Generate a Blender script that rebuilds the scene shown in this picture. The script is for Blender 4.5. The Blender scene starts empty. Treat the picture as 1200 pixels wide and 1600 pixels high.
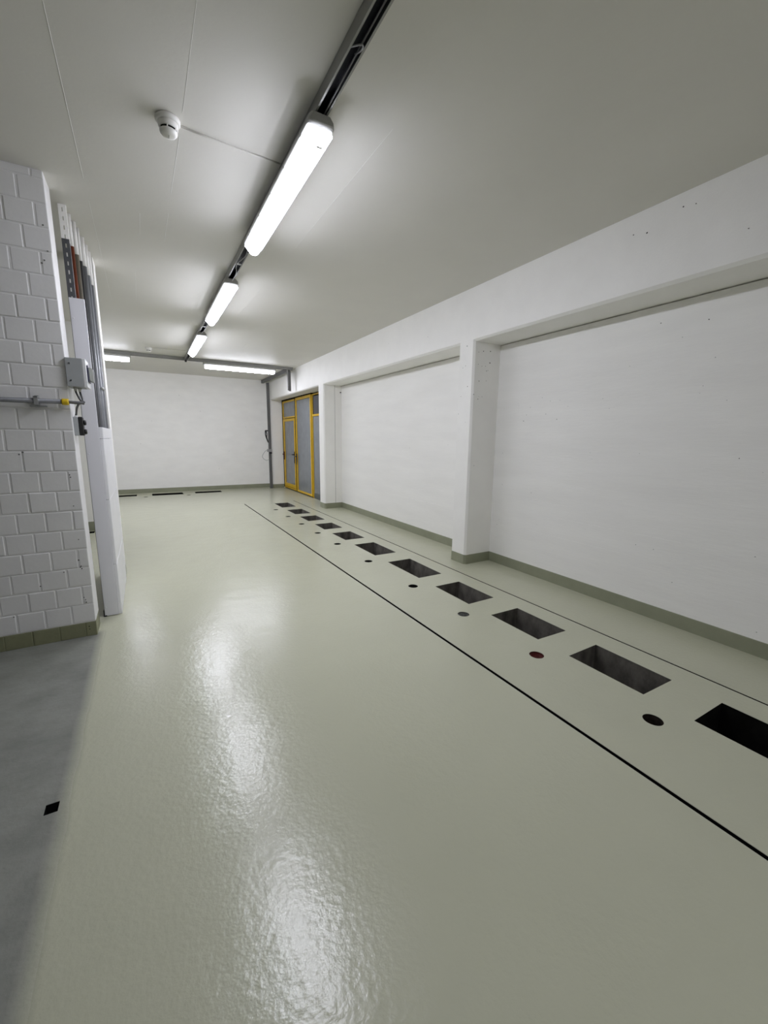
import bpy, bmesh, math, random
from mathutils import Vector, Matrix, geometry
random.seed(7)
SC = bpy.context.scene
COL = SC.collection
PI = math.pi
ZC = 3.15          # ceiling height
YB = 12.7          # back wall
XF = 3.27          # face of the concrete frame on the right
XW = 3.67          # recessed panels on the right
YR = -4.5          # wall behind the photographer
XL = -4.2          # far left wall

# ------------------------------------------------------------------ materials
def new_mat(name):
    m = bpy.data.materials.new(name); m.use_nodes = True
    nt = m.node_tree; b = nt.nodes['Principled BSDF']
    return m, nt, b

def N(nt, t, **kw):
    n = nt.nodes.new(t)
    for k, v in kw.items():
        if k in n.inputs: n.inputs[k].default_value = v
        else: setattr(n, k, v)
    return n

def plain(name, col, rough=0.5, metal=0.0, var=0.0, scale=8.0, bump=0.0, bscale=60.0, stretch=(1, 1, 1), spec=None):
    m, nt, b = new_mat(name)
    b.inputs['Roughness'].default_value = rough
    b.inputs['Metallic'].default_value = metal
    if spec is not None: b.inputs['Specular IOR Level'].default_value = spec
    b.inputs['Base Color'].default_value = (*col, 1)
    tc = N(nt, 'ShaderNodeTexCoord'); mp = N(nt, 'ShaderNodeMapping'); mp.inputs['Scale'].default_value = stretch
    nt.links.new(tc.outputs['Object'], mp.inputs['Vector'])
    if var > 0:
        n = N(nt, 'ShaderNodeTexNoise', Scale=scale, Detail=6.0, Roughness=0.6)
        nt.links.new(mp.outputs['Vector'], n.inputs['Vector'])
        r = N(nt, 'ShaderNodeValToRGB')
        lo = tuple(max(0, c*(1-var)) for c in col); hi = tuple(min(1, c*(1+var)) for c in col)
        r.color_ramp.elements[0].position = 0.3; r.color_ramp.elements[1].position = 0.7
        r.color_ramp.elements[0].color = (*lo, 1); r.color_ramp.elements[1].color = (*hi, 1)
        nt.links.new(n.outputs['Fac'], r.inputs['Fac']); nt.links.new(r.outputs['Color'], b.inputs['Base Color'])
    if bump > 0:
        n2 = N(nt, 'ShaderNodeTexNoise', Scale=bscale, Detail=5.0, Roughness=0.55)
        nt.links.new(mp.outputs['Vector'], n2.inputs['Vector'])
        bp = N(nt, 'ShaderNodeBump', Strength=bump, Distance=0.004)
        nt.links.new(n2.outputs['Fac'], bp.inputs['Height']); nt.links.new(bp.outputs['Normal'], b.inputs['Normal'])
    return m

WHITE = (0.88, 0.870, 0.845)
GREEN = (0.470, 0.474, 0.360)
BASEG = (0.265, 0.275, 0.195)
M = {}
M['wall'] = plain('white_wall_paint', WHITE, 0.55, var=0.025, scale=3, bump=0.25, bscale=70)
M['panel_wall'] = plain('white_board_marked_concrete', (0.88, 0.870, 0.848), 0.6, var=0.03, scale=2.5, bump=0.35, bscale=26, stretch=(1, .35, 2.2))
M['brick'] = plain('painted_block', (0.75, 0.745, 0.745), 0.5, var=0.02, scale=5, bump=0.14, bscale=40)
M['brick_base'] = plain('green_painted_block', (0.23, 0.235, 0.14), 0.4, var=0.08, scale=9, bump=0.3, bscale=45)
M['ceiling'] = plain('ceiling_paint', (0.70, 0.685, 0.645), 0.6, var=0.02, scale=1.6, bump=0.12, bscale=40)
M['base'] = plain('green_baseboard_paint', BASEG, 0.28, var=0.06, scale=7, bump=0.25, bscale=30)
M['void'] = plain('dark_hole', (0.009, 0.009, 0.009), 0.95, spec=0.1)
M['speck'] = plain('grey_pock_mark', (0.16, 0.16, 0.15), 0.9)
M['speck_pale'] = plain('pale_pock_mark', (0.45, 0.45, 0.44), 0.9)
M['seam'] = plain('ceiling_seam', (0.72, 0.72, 0.695), 0.5)
M['joint'] = plain('open_joint', (0.03, 0.03, 0.028), 0.9)
M['pit'] = plain('stained_concrete', (0.100, 0.092, 0.077), 0.85, var=0.55, scale=10, bump=0.5, bscale=20, stretch=(1, 1, .6))
M['hole'] = plain('brown_hole', (0.016, 0.012, 0.009), 0.9, spec=0.1, var=0.5, scale=40)
M['pit_dark'] = plain('pit_shade_black', (0.007, 0.007, 0.006), 0.95, spec=0.05, var=0.5, scale=9)  # shade inside pits and holes painted as near-black walls
M['slot'] = plain('black_joint_filler', (0.006, 0.006, 0.006), 0.9, spec=0.05)
M['galv'] = plain('galvanised_steel', (0.42, 0.43, 0.43), 0.38, metal=0.85, var=0.1, scale=12)
M['rail'] = plain('grey_painted_rail', (0.30, 0.30, 0.29), 0.42, metal=0.35, var=0.06, scale=9)
M['rail_in'] = plain('rail_inner_shade', (0.035, 0.037, 0.042), 0.3, metal=0.3)  # shadow inside the channel painted as a darker copy of the rail
M['tray'] = plain('grey_plastic_duct', (0.115, 0.115, 0.115), 0.5)
M['tray_pale'] = plain('pale_grey_plastic', (0.34, 0.33, 0.33), 0.5)
M['housing'] = plain('grey_plastic_housing', (0.40, 0.40, 0.38), 0.5)
M['plastic'] = plain('off_white_plastic', (0.74, 0.73, 0.70), 0.4)
M['box'] = plain('light_grey_enclosure', (0.36, 0.375, 0.38), 0.45, var=0.03, scale=20)
M['lid'] = plain('white_lid', (0.78, 0.79, 0.80), 0.4)
M['handle'] = plain('grey_green_switch', (0.26, 0.27, 0.25), 0.45)
M['navy'] = plain('dark_blue_plate', (0.02, 0.022, 0.05), 0.4)
M['black'] = plain('black_plastic', (0.012, 0.012, 0.013), 0.45)
M['cable'] = plain('dark_grey_cable', (0.05, 0.05, 0.052), 0.5)
M['cable_mid'] = plain('mid_grey_cable', (0.12, 0.12, 0.125), 0.5)
M['cable_grey'] = plain('grey_cable', (0.33, 0.33, 0.33), 0.5)
M['yellow'] = plain('yellow_collar', (0.72, 0.50, 0.015), 0.45)
M['pipe'] = plain('grey_conduit', (0.15, 0.155, 0.165), 0.45, metal=0.1, var=0.12, scale=10)
M['conduit_pale'] = plain('pale_grey_conduit', (0.22, 0.23, 0.245), 0.45, metal=0.1, var=0.1, scale=10)
M['strut'] = plain('dark_galvanised_strut', (0.085, 0.088, 0.095), 0.5, metal=0.2, var=0.2, scale=16)
M['copper'] = plain('orange_brown_pipe', (0.17, 0.040, 0.016), 0.5, metal=0.3, var=0.2, scale=10)
M['beige'] = plain('brown_beige_pipe', (0.17, 0.15, 0.115), 0.5)
M['duct'] = plain('white_sheet_metal', (0.70, 0.70, 0.74), 0.35, var=0.015, scale=3)
M['clad'] = plain('white_painted_boards', (0.76, 0.76, 0.78), 0.45, var=0.04, scale=6, bump=0.4, bscale=14)
M['frame'] = plain('yellow_door_paint', (0.64, 0.395, 0.006), 0.35, var=0.10, scale=7)
M['pane'] = plain('frosted_wired_glass', (0.20, 0.215, 0.235), 0.22, var=0.10, scale=5)
M['pane_dark'] = plain('dark_glass', (0.03, 0.03, 0.042), 0.12)
M['kick'] = plain('dark_kick_plate', (0.07, 0.08, 0.085), 0.4)
M['rust'] = plain('red_brown_plug', (0.055, 0.004, 0.003), 0.6, spec=0.2)
M['drain'] = plain('worn_grey_grate', (0.045, 0.048, 0.043), 0.6, var=0.5, scale=60)
M['patch'] = plain('scuffed_paint', (0.45, 0.45, 0.42), 0.6)

# lamps: a fluorescent tube inside a thin prismatic diffuser
LAMP = (0.87, 0.885, 1.0, 1)
m, nt, b = new_mat('lit_tube')
b.inputs['Base Color'].default_value = (0.8, 0.8, 0.8, 1)
b.inputs['Emission Color'].default_value = LAMP
b.inputs['Emission Strength'].default_value = 11.0
M['tube'] = m
m, nt, b = new_mat('prismatic_diffuser')
nt.nodes.remove(b)
out = nt.nodes['Material Output']
tr = N(nt, 'ShaderNodeBsdfTransparent'); tr.inputs[0].default_value = (.95, .95, .95, 1)
em = N(nt, 'ShaderNodeEmission'); em.inputs[0].default_value = LAMP; em.inputs[1].default_value = 1.2
ms = N(nt, 'ShaderNodeMixShader'); ms.inputs[0].default_value = 0.85
nt.links.new(tr.outputs[0], ms.inputs[1]); nt.links.new(em.outputs[0], ms.inputs[2]); nt.links.new(ms.outputs[0], out.inputs[0])
M['lit'] = m
m, nt, b = new_mat('prismatic_diffuser_flank')
b.inputs['Base Color'].default_value = (0.85, 0.85, 0.85, 1)
b.inputs['Emission Color'].default_value = LAMP
b.inputs['Emission Strength'].default_value = 21.0
M['lit_mid'] = m
m, nt, b = new_mat('prismatic_diffuser_underside')
b.inputs['Base Color'].default_value = (0.85, 0.85, 0.85, 1)
b.inputs['Emission Color'].default_value = LAMP
b.inputs['Emission Strength'].default_value = 70.0
M['lit_under'] = m
M['reflector'] = plain('white_reflector', (.85, .85, .85), .5)

# floor: glossy grey-green epoxy, a bare grey strip of primed concrete on the left
m, nt, b = new_mat('epoxy_floor')
tc = N(nt, 'ShaderNodeTexCoord'); sx = N(nt, 'ShaderNodeSeparateXYZ')
L = nt.links.new
L(tc.outputs['Object'], sx.inputs[0])
nz = N(nt, 'ShaderNodeTexNoise', Scale=4.0, Detail=4.0); L(tc.outputs['Object'], nz.inputs['Vector'])
wob = N(nt, 'ShaderNodeMath', operation='MULTIPLY_ADD'); wob.inputs[1].default_value = 0.03
L(nz.outputs['Fac'], wob.inputs[0]); L(sx.outputs['X'], wob.inputs[2])
mr = N(nt, 'ShaderNodeMapRange'); mr.inputs['From Min'].default_value = -0.355; mr.inputs['From Max'].default_value = -0.425
L(wob.outputs[0], mr.inputs['Value'])
myr = N(nt, 'ShaderNodeMapRange'); myr.inputs['From Min'].default_value = 3.72; myr.inputs['From Max'].default_value = 3.66
L(sx.outputs['Y'], myr.inputs['Value'])
mask = N(nt, 'ShaderNodeMath', operation='MULTIPLY'); L(mr.outputs[0], mask.inputs[0]); L(myr.outputs[0], mask.inputs[1])
# colours
n1 = N(nt, 'ShaderNodeTexNoise', Scale=1.3, Detail=5.0, Roughness=0.6); L(tc.outputs['Object'], n1.inputs['Vector'])
r1 = N(nt, 'ShaderNodeValToRGB')
r1.color_ramp.elements[0].position = .3; r1.color_ramp.elements[1].position = .7
r1.color_ramp.elements[0].color = (*[c*.975 for c in GREEN], 1); r1.color_ramp.elements[1].color = (*[c*1.025 for c in GREEN], 1)
L(n1.outputs['Fac'], r1.inputs['Fac'])
mpg = N(nt, 'ShaderNodeMapping'); mpg.inputs['Rotation'].default_value = (0, 0, 0.5); mpg.inputs['Scale'].default_value = (1.0, 1.4, 1)
L(tc.outputs['Object'], mpg.inputs['Vector'])
n2 = N(nt, 'ShaderNodeTexNoise', Scale=3.5, Detail=8.0, Roughness=0.62); L(mpg.outputs['Vector'], n2.inputs['Vector'])
r2 = N(nt, 'ShaderNodeValToRGB')
r2.color_ramp.elements[0].position = .32; r2.color_ramp.elements[1].position = .62
r2.color_ramp.elements[0].color = (.175, .18, .16, 1); r2.color_ramp.elements[1].color = (.245, .25, .222, 1)
L(n2.outputs['Fac'], r2.inputs['Fac'])
mx = N(nt, 'ShaderNodeMixRGB'); L(mask.outputs[0], mx.inputs['Fac']); L(r1.outputs['Color'], mx.inputs[1]); L(r2.outputs['Color'], mx.inputs[2])
L(mx.outputs['Color'], b.inputs['Base Color'])
mro = N(nt, 'ShaderNodeMapRange'); mro.inputs['To Min'].default_value = 0.215; mro.inputs['To Max'].default_value = 0.48
L(mask.outputs[0], mro.inputs['Value']); L(mro.outputs[0], b.inputs['Roughness'])
b.inputs['Specular IOR Level'].default_value = 0.42
nb = N(nt, 'ShaderNodeTexNoise', Scale=42.0, Detail=3.0, Roughness=0.55); L(tc.outputs['Object'], nb.inputs['Vector'])
nb2 = N(nt, 'ShaderNodeTexNoise', Scale=5.0, Detail=2.0); L(tc.outputs['Object'], nb2.inputs['Vector'])
ad = N(nt, 'ShaderNodeMath', operation='MULTIPLY_ADD'); ad.inputs[1].default_value = 2.2
L(nb2.outputs['Fac'], ad.inputs[0]); L(nb.outputs['Fac'], ad.inputs[2])
bp = N(nt, 'ShaderNodeBump', Strength=0.55, Distance=0.0028); L(ad.outputs[0], bp.inputs['Height']); L(bp.outputs['Normal'], b.inputs['Normal'])
M['floor'] = m

# ------------------------------------------------------------------ mesh helpers
def BM(): return bmesh.new()

def add_box(bm, x0, x1, y0, y1, z0, z1, bev=0.0, seg=2, mi=0, jit=0.0):
    t = bmesh.new()
    vs = [t.verts.new((x, y, z)) for x in (x0, x1) for y in (y0, y1) for z in (z0, z1)]
    for f in ((0, 1, 3, 2), (4, 6, 7, 5), (0, 4, 5, 1), (2, 3, 7, 6), (0, 2, 6, 4), (1, 5, 7, 3)):
        t.faces.new([vs[i] for i in f])
    if jit:
        for v in t.verts: v.co += Vector([random.uniform(-jit, jit) for _ in range(3)])
    if bev > 0:
        bmesh.ops.bevel(t, geom=list(t.edges), offset=bev, segments=seg, affect='EDGES', profile=0.5)
    merge(bm, t, mi)

def merge(bm, t, mi=0):
    mp = {}
    for v in t.verts: mp[v] = bm.verts.new(v.co)
    for f in t.faces:
        try:
            g = bm.faces.new([mp[v] for v in f.verts]); g.material_index = mi; g.smooth = f.smooth
        except ValueError: pass
    t.free()

def add_quad(bm, pts, mi=0):
    f = bm.faces.new([bm.verts.new(p) for p in pts]); f.material_index = mi; return f

def add_tube(bm, pts, r, seg=12, mi=0, cap=True):
    pts = [Vector(p) for p in pts]; rings = []
    up = None
    for i, p in enumerate(pts):
        d = (pts[min(i+1, len(pts)-1)] - pts[max(i-1, 0)]).normalized()
        if up is None:
            up = Vector((0, 0, 1)) if abs(d.z) < .9 else Vector((1, 0, 0))
        a = (up - d*up.dot(d)).normalized(); c = d.cross(a); up = a
        rings.append([bm.verts.new(p + r*(a*math.cos(2*PI*k/seg) + c*math.sin(2*PI*k/seg))) for k in range(seg)])
    for A, B in zip(rings, rings[1:]):
        for k in range(seg):
            f = bm.faces.new((A[k], A[(k+1) % seg], B[(k+1) % seg], B[k])); f.smooth = True; f.material_index = mi
    if cap:
        for R in (rings[0], rings[-1]):
            f = bm.faces.new(R); f.material_index = mi

def add_lathe(bm, prof, c, axis='Z', seg=32, mi=0, top=True):
    """prof: list of (radius, height); revolved about axis through c"""
    rings = []
    for r, h in prof:
        ring = []
        for k in range(seg):
            a = 2*PI*k/seg; u, v = r*math.cos(a), r*math.sin(a)
            p = {'Z': (u, v, h), 'X': (h, u, v), 'Y': (u, h, v)}[axis]
            ring.append(bm.verts.new(Vector(c) + Vector(p)))
        rings.append(ring)
    for A, B in zip(rings, rings[1:]):
        for k in range(seg):
            f = bm.faces.new((A[k], A[(k+1) % seg], B[(k+1) % seg], B[k])); f.smooth = True; f.material_index = mi
    for R in ((rings[0], rings[-1]) if top else (rings[-1],)):
        f = bm.faces.new(R); f.material_index = mi

def add_spot(bm, c, n, r, mi):
    """a small round pock mark lying in a wall face, slightly proud: c centre, n normal axis"""
    n = Vector(n); a = n.orthogonal().normalized(); d = n.cross(a); k = random.randint(6, 9)
    ph = random.random()*6
    vs = [bm.verts.new(Vector(c) + n*0.0008 + r*random.uniform(.75, 1.15)*(a*math.cos(ph+2*PI*i/k) + d*math.sin(ph+2*PI*i/k))) for i in range(k)]
    f = bm.faces.new(vs); f.material_index = mi
    f.normal_update()
    if f.normal.dot(n) < 0: f.normal_flip()

def spline(pts, n=8):
    pts = [Vector(p) for p in pts]; out = []
    P = [2*pts[0]-pts[1]] + pts + [2*pts[-1]-pts[-2]]
    for i in range(1, len(P)-2):
        for k in range(n):
            t = k/n; a, b_, c, d = P[i-1:i+3]
            out.append(0.5*((2*b_) + (c-a)*t + (2*a-5*b_+4*c-d)*t*t + (3*b_-a-3*c+d)*t**3))
    out.append(pts[-1]); return out

def link(name, bm, mats, parent=None, fix=True, loc=None):
    if fix: bmesh.ops.recalc_face_normals(bm, faces=list(bm.faces))
    if parent is not None and loc is None: loc = parent.location
    if loc is not None:
        bmesh.ops.translate(bm, verts=list(bm.verts), vec=-Vector(loc))
    me = bpy.data.meshes.new(name); bm.to_mesh(me); bm.free()
    for mm in (mats if isinstance(mats, (list, tuple)) else [mats]): me.materials.append(mm)
    o = bpy.data.objects.new(name, me); COL.objects.link(o)
    if parent is not None: o.parent = parent
    elif loc is not None: o.location = loc
    return o

def tag(o, label, cat, group=None, kind=None):
    o['label'] = label; o['category'] = cat
    if group: o['group'] = group
    if kind: o['kind'] = kind
    return o

def thing(name, loc, label, cat, group=None, kind=None):
    o = bpy.data.objects.new(name, None); COL.objects.link(o); o.location = loc
    o.empty_display_size = .05
    return tag(o, label, cat, group, kind)

def part(name, bm, mats, t):      # geometry in world coordinates, parented to thing t (an Empty, no rotation)
    return link(name, bm, mats, parent=t)

def sub(name, bm, mats, p, t):    # sub-part of part p of thing t
    bmesh.ops.recalc_face_normals(bm, faces=list(bm.faces))
    o = link(name, bm, mats, loc=t.location); o.location = (0, 0, 0); o.parent = p
    return o

# ------------------------------------------------------------------ floor with its openings
PIT_X0, PIT_X1 = 2.493, 2.812
PITS = [(.37, .90), (1.168, 1.682), (1.945, 2.458), (2.737, 3.256), (3.557, 4.222), (4.555, 5.18),
        (5.49, 5.995), (6.31, 6.79), (7.11, 7.59), (7.88, 8.437), (8.79, 9.425)]
HOLES = [1.014, 1.798, 2.583, 3.373, 4.37, 5.332, 6.123, 6.917, 7.717, 8.582]
SLOTS = [(1.851, 1.874, -2.9, 9.64), (3.013, 3.030, -2.9, 9.68)]
BACK_PITS = [(-1.25, -.29, 12.12, 12.43), (.06, .785, 12.03, 12.44), (1.08, 1.76, 12.08, 12.42)]
BACK_SLOT = (2.0, 3.12, 12.47, 12.50)
BACK_HOLES = [(-.085, 11.85), (.888, 11.80)]
GAP_PIT = (-1.2, -.80, 7.70, 7.86)
SQUARE = (-.47, -.424, 1.892, 1.948)

loops = [[(XL, YR), (XW+.05, YR), (XW+.05, YB), (XL, YB)]]
def rect(x0, x1, y0, y1, j=0.0):
    J = lambda: random.uniform(-j, j)
    return [(x0+J(), y0+J()), (x1+J(), y0+J()), (x1+J(), y1+J()), (x0+J(), y1+J())]
def circ(x, y, r, n=40): return [(x+r*math.cos(2*PI*k/n), y+r*math.sin(2*PI*k/n)) for k in range(n)]
pit_loops = [rect(PIT_X0, PIT_X1, a, b_, .006) for a, b_ in PITS]
back_loops = [rect(*p, .006) for p in BACK_PITS]
holes = []
holes += pit_loops + back_loops
holes += [rect(*s) for s in SLOTS] + [rect(*BACK_SLOT), rect(*GAP_PIT), rect(*SQUARE)]
HR = .050
holes += [circ(2.297, y, HR) for y in HOLES] + [circ(x, y, HR) for x, y in BACK_HOLES]
loops += holes
V2, E2 = [], []
for lp in loops:
    s = len(V2); V2 += [Vector(p) for p in lp]; E2 += [(s+i, s+(i+1) % len(lp)) for i in range(len(lp))]
cv, ce, cf, _, _, _ = geometry.delaunay_2d_cdt(V2, E2, [], 1, 1e-6)
def inside(p, lp):
    r = False
    for i in range(len(lp)):
        (xa, ya), (xb, yb) = lp[i], lp[i-1]
        if (ya > p[1]) != (yb > p[1]) and p[0] < (xb-xa)*(p[1]-ya)/(yb-ya)+xa: r = not r
    return r
bm = BM()
vv = [bm.verts.new((p.x, p.y, 0)) for p in cv]
for f in cf:
    c = sum((cv[i] for i in f), Vector((0, 0)))/len(f)
    if any(inside(c, h) for h in holes): continue
    g = bm.faces.new([vv[i] for i in f])
    g.normal_update()
    if g.normal.z < 0: g.normal_flip()
TH = .002
for lp in holes:     # the edge of the coating round each opening
    for i in range(len(lp)):
        a, c = lp[i-1], lp[i]
        f = add_quad(bm, [(a[0], a[1], 0), (c[0], c[1], 0), (c[0], c[1], -TH), (a[0], a[1], -TH)])
floor = link('floor', bm, M['floor'], fix=False)
tag(floor, 'glossy grey-green coated concrete floor with a duller bare strip at left', 'floor', kind='structure')

def pit_mesh(lp, depth, rim=.012):
    """an open-topped concrete well under the opening lp"""
    bm = BM(); cx = sum(p[0] for p in lp)/len(lp); cy = sum(p[1] for p in lp)/len(lp)
    def ring(k, z): return [bm.verts.new((p[0]+(1 if p[0] > cx else -1)*k, p[1]+(1 if p[1] > cy else -1)*k, z)) for p in lp]
    A, B, C, D = ring(rim, -TH-.0005), ring(.0015, -TH-.0005), ring(.0015, -depth), ring(rim, -depth-rim)
    for P, Q in ((A, B), (B, C), (D, A)):
        for i in range(len(lp)): bm.faces.new((P[i-1], P[i], Q[i], Q[i-1]))
    bm.faces.new(C); bm.faces.new(D)
    return bm
ORD = ['nearest', 'second', 'third', 'fourth', 'fifth', 'sixth', 'seventh', 'eighth', 'ninth', 'tenth', 'farthest']
for i, lp in enumerate(pit_loops):
    lab = ('black rectangular floor pit nearest the camera, cut by the right edge of the photo' if i == 0 else
           'farthest rectangular floor pit of the long row, in front of the yellow doors' if i == 10 else
           '%s rectangular floor pit from the near end of the row along the right wall' % ORD[i])
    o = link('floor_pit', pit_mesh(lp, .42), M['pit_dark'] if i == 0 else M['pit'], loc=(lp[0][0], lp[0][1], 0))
    tag(o, lab, 'floor pit', 'rectangular pits in a row beside the right wall')
for lp, w in zip(back_loops, ('leftmost', 'middle', 'rightmost')):
    o = link('floor_pit', pit_mesh(lp, .42), M['pit_dark'], loc=(lp[0][0], lp[0][1], 0))
    tag(o, '%s of the three long dark pits at the foot of the back wall' % w, 'floor pit', 'long pits along the back wall')
o = link('floor_pit', pit_mesh(rect(*GAP_PIT), .3), M['pit_dark'], loc=(GAP_PIT[0], GAP_PIT[2], 0))
tag(o, 'small dark floor pit glimpsed in the gap between brick wall and white duct', 'floor pit')
o = link('floor_socket_hole', pit_mesh(rect(*SQUARE), .05, .006), M['void'], loc=(SQUARE[0], SQUARE[2], 0))
tag(o, 'small square hole in the bare grey floor strip at lower left', 'floor hole')
for s, lab in zip(SLOTS, ('long straight black slot in the floor left of the row of pits', 'thin long black slot in the floor between the pits and right wall')):
    o = link('floor_slot', pit_mesh(rect(*s), .03, .004), M['slot'], loc=(s[0], s[2], 0))
    tag(o, lab, 'floor slot', 'long slots either side of the pits')
o = link('floor_slot', pit_mesh(rect(*BACK_SLOT), .03, .004), M['slot'], loc=(BACK_SLOT[0], BACK_SLOT[2], 0))
tag(o, 'short thin black slot in the floor at the right end of the back wall', 'floor slot')

def drain(x, y, kind, label, group):
    bm = BM()
    depth = {'open': .13, 'plug': .035, 'grate': .03, 'dark': .05}[kind]
    add_lathe(bm, [(HR+.006, -TH-.0006), (HR+.0012, -TH-.0006), (HR+.0012, -depth), (HR+.0012, -depth-.0005)], (x, y, 0), seg=40, mi=0, top=False)
    wall = M['pit_dark'] if kind != 'plug' else M['rust']
    if kind == 'dark' or kind == 'open':
        o = link('floor_hole', bm, M['hole'] if kind == 'open' else M['pit_dark'], loc=(x, y, 0)); tag(o, label, 'floor hole', group)
        if kind == 'open':
            b2 = BM(); add_lathe(b2, [(0.030, -depth+.004), (0.026, -depth+.030), (0.012, -depth+.034)], (x+.006, y+.002, 0), seg=24)
            q = link('plug', b2, M['rust'], loc=(x, y, 0)); q.location = (0, 0, 0); q.parent = o; q['label'] = 'red-brown plug down in the hole'
        return
    o = link('floor_hole', bm, wall, loc=(x, y, 0)); tag(o, label, 'floor hole', group)
    b2 = BM()
    if kind == 'plug':
        add_lathe(b2, [(HR-.001, -.030), (HR-.001, -.016), (HR-.009, -.012), (HR-.013, -.020), (.006, -.020), (.006, -.0195)], (x, y, 0), seg=36)
        q = link('plug', b2, M['rust'], loc=(x, y, 0)); q['label'] = 'dark red plug'
    else:
        add_lathe(b2, [(HR-.002, -.014), (HR-.002, -.006), (HR-.008, -.004), (HR-.010, -.007), (.034, -.007), (.0335, -.0065), (.002, -.0065)], (x, y, 0), seg=36)
        for k in range(10):
            a = 2*PI*k/10
            for rr in (.017, .030):
                add_spot(b2, (x+rr*math.cos(a), y+rr*math.sin(a), -.0062), (0, 0, 1), .0035, 1)
        q = link('grate', b2, [M['drain'], M['void']], loc=(x, y, 0)); q['label'] = 'worn grey round grate'
    q.location = (0, 0, 0); q.parent = o
kinds = ['open', 'plug', 'grate', 'dark'] + ['dark']*6
labs = ['round open floor hole nearest the camera with a red-brown plug deep inside',
        'round floor hole closed by a dark red plug, second from the near end',
        'round grey drain grate in the floor, third hole from the near end']
for i, y in enumerate(HOLES):
    lab = labs[i] if i < 3 else ('farthest small round floor hole of the row, nearest the yellow doors' if i == 9 else
          '%s small dark round floor hole from the near end, left of the pits' % ORD[i])
    drain(2.297, y, kinds[i], lab, 'round holes in a row left of the pits')
drain(*BACK_HOLES[0], 'dark', 'small round floor hole before the back wall, left of the middle pit', 'round holes before the back wall')
drain(*BACK_HOLES[1], 'dark', 'small round floor hole before the back wall, between middle and right pits', 'round holes before the back wall')

# ------------------------------------------------------------------ ceiling
bm = BM()
add_box(bm, XL-.1, XW+.3, YR-.1, YB+.3, ZC, ZC+.15)
def seam(p, q, w=.004, h=.0009, mi=1):
    p, q = Vector((*p, ZC)), Vector((*q, ZC)); d = (q-p).normalized(); n = Vector((-d.y, d.x, 0))*w
    k = Vector((0, 0, -h)); e = Vector((0, 0, .001))
    A = [bm.verts.new(v) for v in (p-n+e, p+k, p+n+e)]; B = [bm.verts.new(v) for v in (q-n+e, q+k, q+n+e)]
    for i in range(2):
        f = bm.faces.new((A[i], A[i+1], B[i+1], B[i])); f.material_index = mi
for p, q, w in (((-.205, 1.0), (-.214, 3.6), .004), ((-.214, 3.9), (-.22, 6.4), .003), ((.305, 1.9), (.302, 2.66), .002), ((.300, 2.86), (.288, 3.5), .004), ((.285, 3.8), (.28, 4.32), .003),
             ((.10, 3.9), (.098, 4.3), .003), ((.05, 5.2), (.045, 6.2), .003), ((1.297, 2.2), (1.286, 3.85), .003), ((1.272, 5.05), (1.246, 6.35), .003), ((1.721, 7.8), (1.721, 9.1), .003), ((1.0, 9.0), (1.05, 9.6), .002)):
    seam(p, q, w)
for c, r in (((1.52, 2.95), .006), ((1.74, 3.4), .004), ((-.3, 5.6), .007), ((-.31, 6.0), .006)):
    add_spot(bm, (*c, ZC), (0, 0, -1), r, 1)
ceil = link('ceiling', bm, [M['ceiling'], M['seam']], fix=False)
tag(ceil, 'pale grey painted concrete ceiling with faint formwork seams', 'ceiling', kind='structure')
bmx = None

# ------------------------------------------------------------------ right wall: concrete frame with three bays
C = .022
ZS = 2.583
BAYS = [(YR, 3.706), (3.972, 8.235), (8.535, 12.40)]
bm = BM()
ex = [(a-(C if i else 0), b_+C) for i, (a, b_) in enumerate(BAYS)]
# front face: pillars and beam
prev = None
cuts = sorted({YR, YB, *[v for e in ex for v in e]})
for a, b_ in zip(cuts, cuts[1:]):
    bay = any(e[0] <= a+1e-6 and b_ <= e[1]+1e-6 for e in ex)
    z0 = ZS-C if bay else 0
    z0 = ZS+0 if bay else 0
    # chamfer starts C higher on the face than the soffit edge
    z0 = ZS+C if bay else 0
    add_quad(bm, [(XF, a, z0), (XF, b_, z0), (XF, b_, ZC), (XF, a, ZC)])
for i, (a, b_) in enumerate(BAYS):
    o_ = [(ex[i][0], 0), (ex[i][0], ZS+C), (ex[i][1], ZS+C), (ex[i][1], 0)]
    n_ = [(a, 0), (a, ZS), (b_, ZS), (b_, 0)]
    for k in range(3):
        if i == 0 and k == 0: continue
        add_quad(bm, [(XF, *o_[k]), (XF, *o_[k+1]), (XF+C, *n_[k+1]), (XF+C, *n_[k])])
        add_quad(bm, [(XF+C, *n_[k]), (XF+C, *n_[k+1]), (XW+.06, *n_[k+1]), (XW+.06, *n_[k])])
add_quad(bm, [(XW+.06, YR, ZS), (XW+.06, YB, ZS), (XW+.06, YB, ZC), (XW+.06, YR, ZC)])
nX = (-1, 0, 0)
for y, z, r, mi in ((3.826, 2.549, .007, 1), (3.839, 2.336, .005, 2), (3.789, 2.103, .006, 2), (3.884, 2.318, .004, 2), (3.90, 2.0, .004, 2), (3.93, 1.80, .005, 2), (3.80, 1.7, .003, 2),
                 (1.686, 3.059, .005, 1), (1.609, 3.045, .004, 1), (1.913, 2.986, .006, 1), (2.012, 3.01, .005, 2), (1.298, 2.775, .004, 2), (5.6, 2.9, .004, 2), (4.6, 2.8, .004, 2), (1.1, 2.95, .005, 2)):
    add_spot(bm, (XF, y, z), nX, r, mi)
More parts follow.
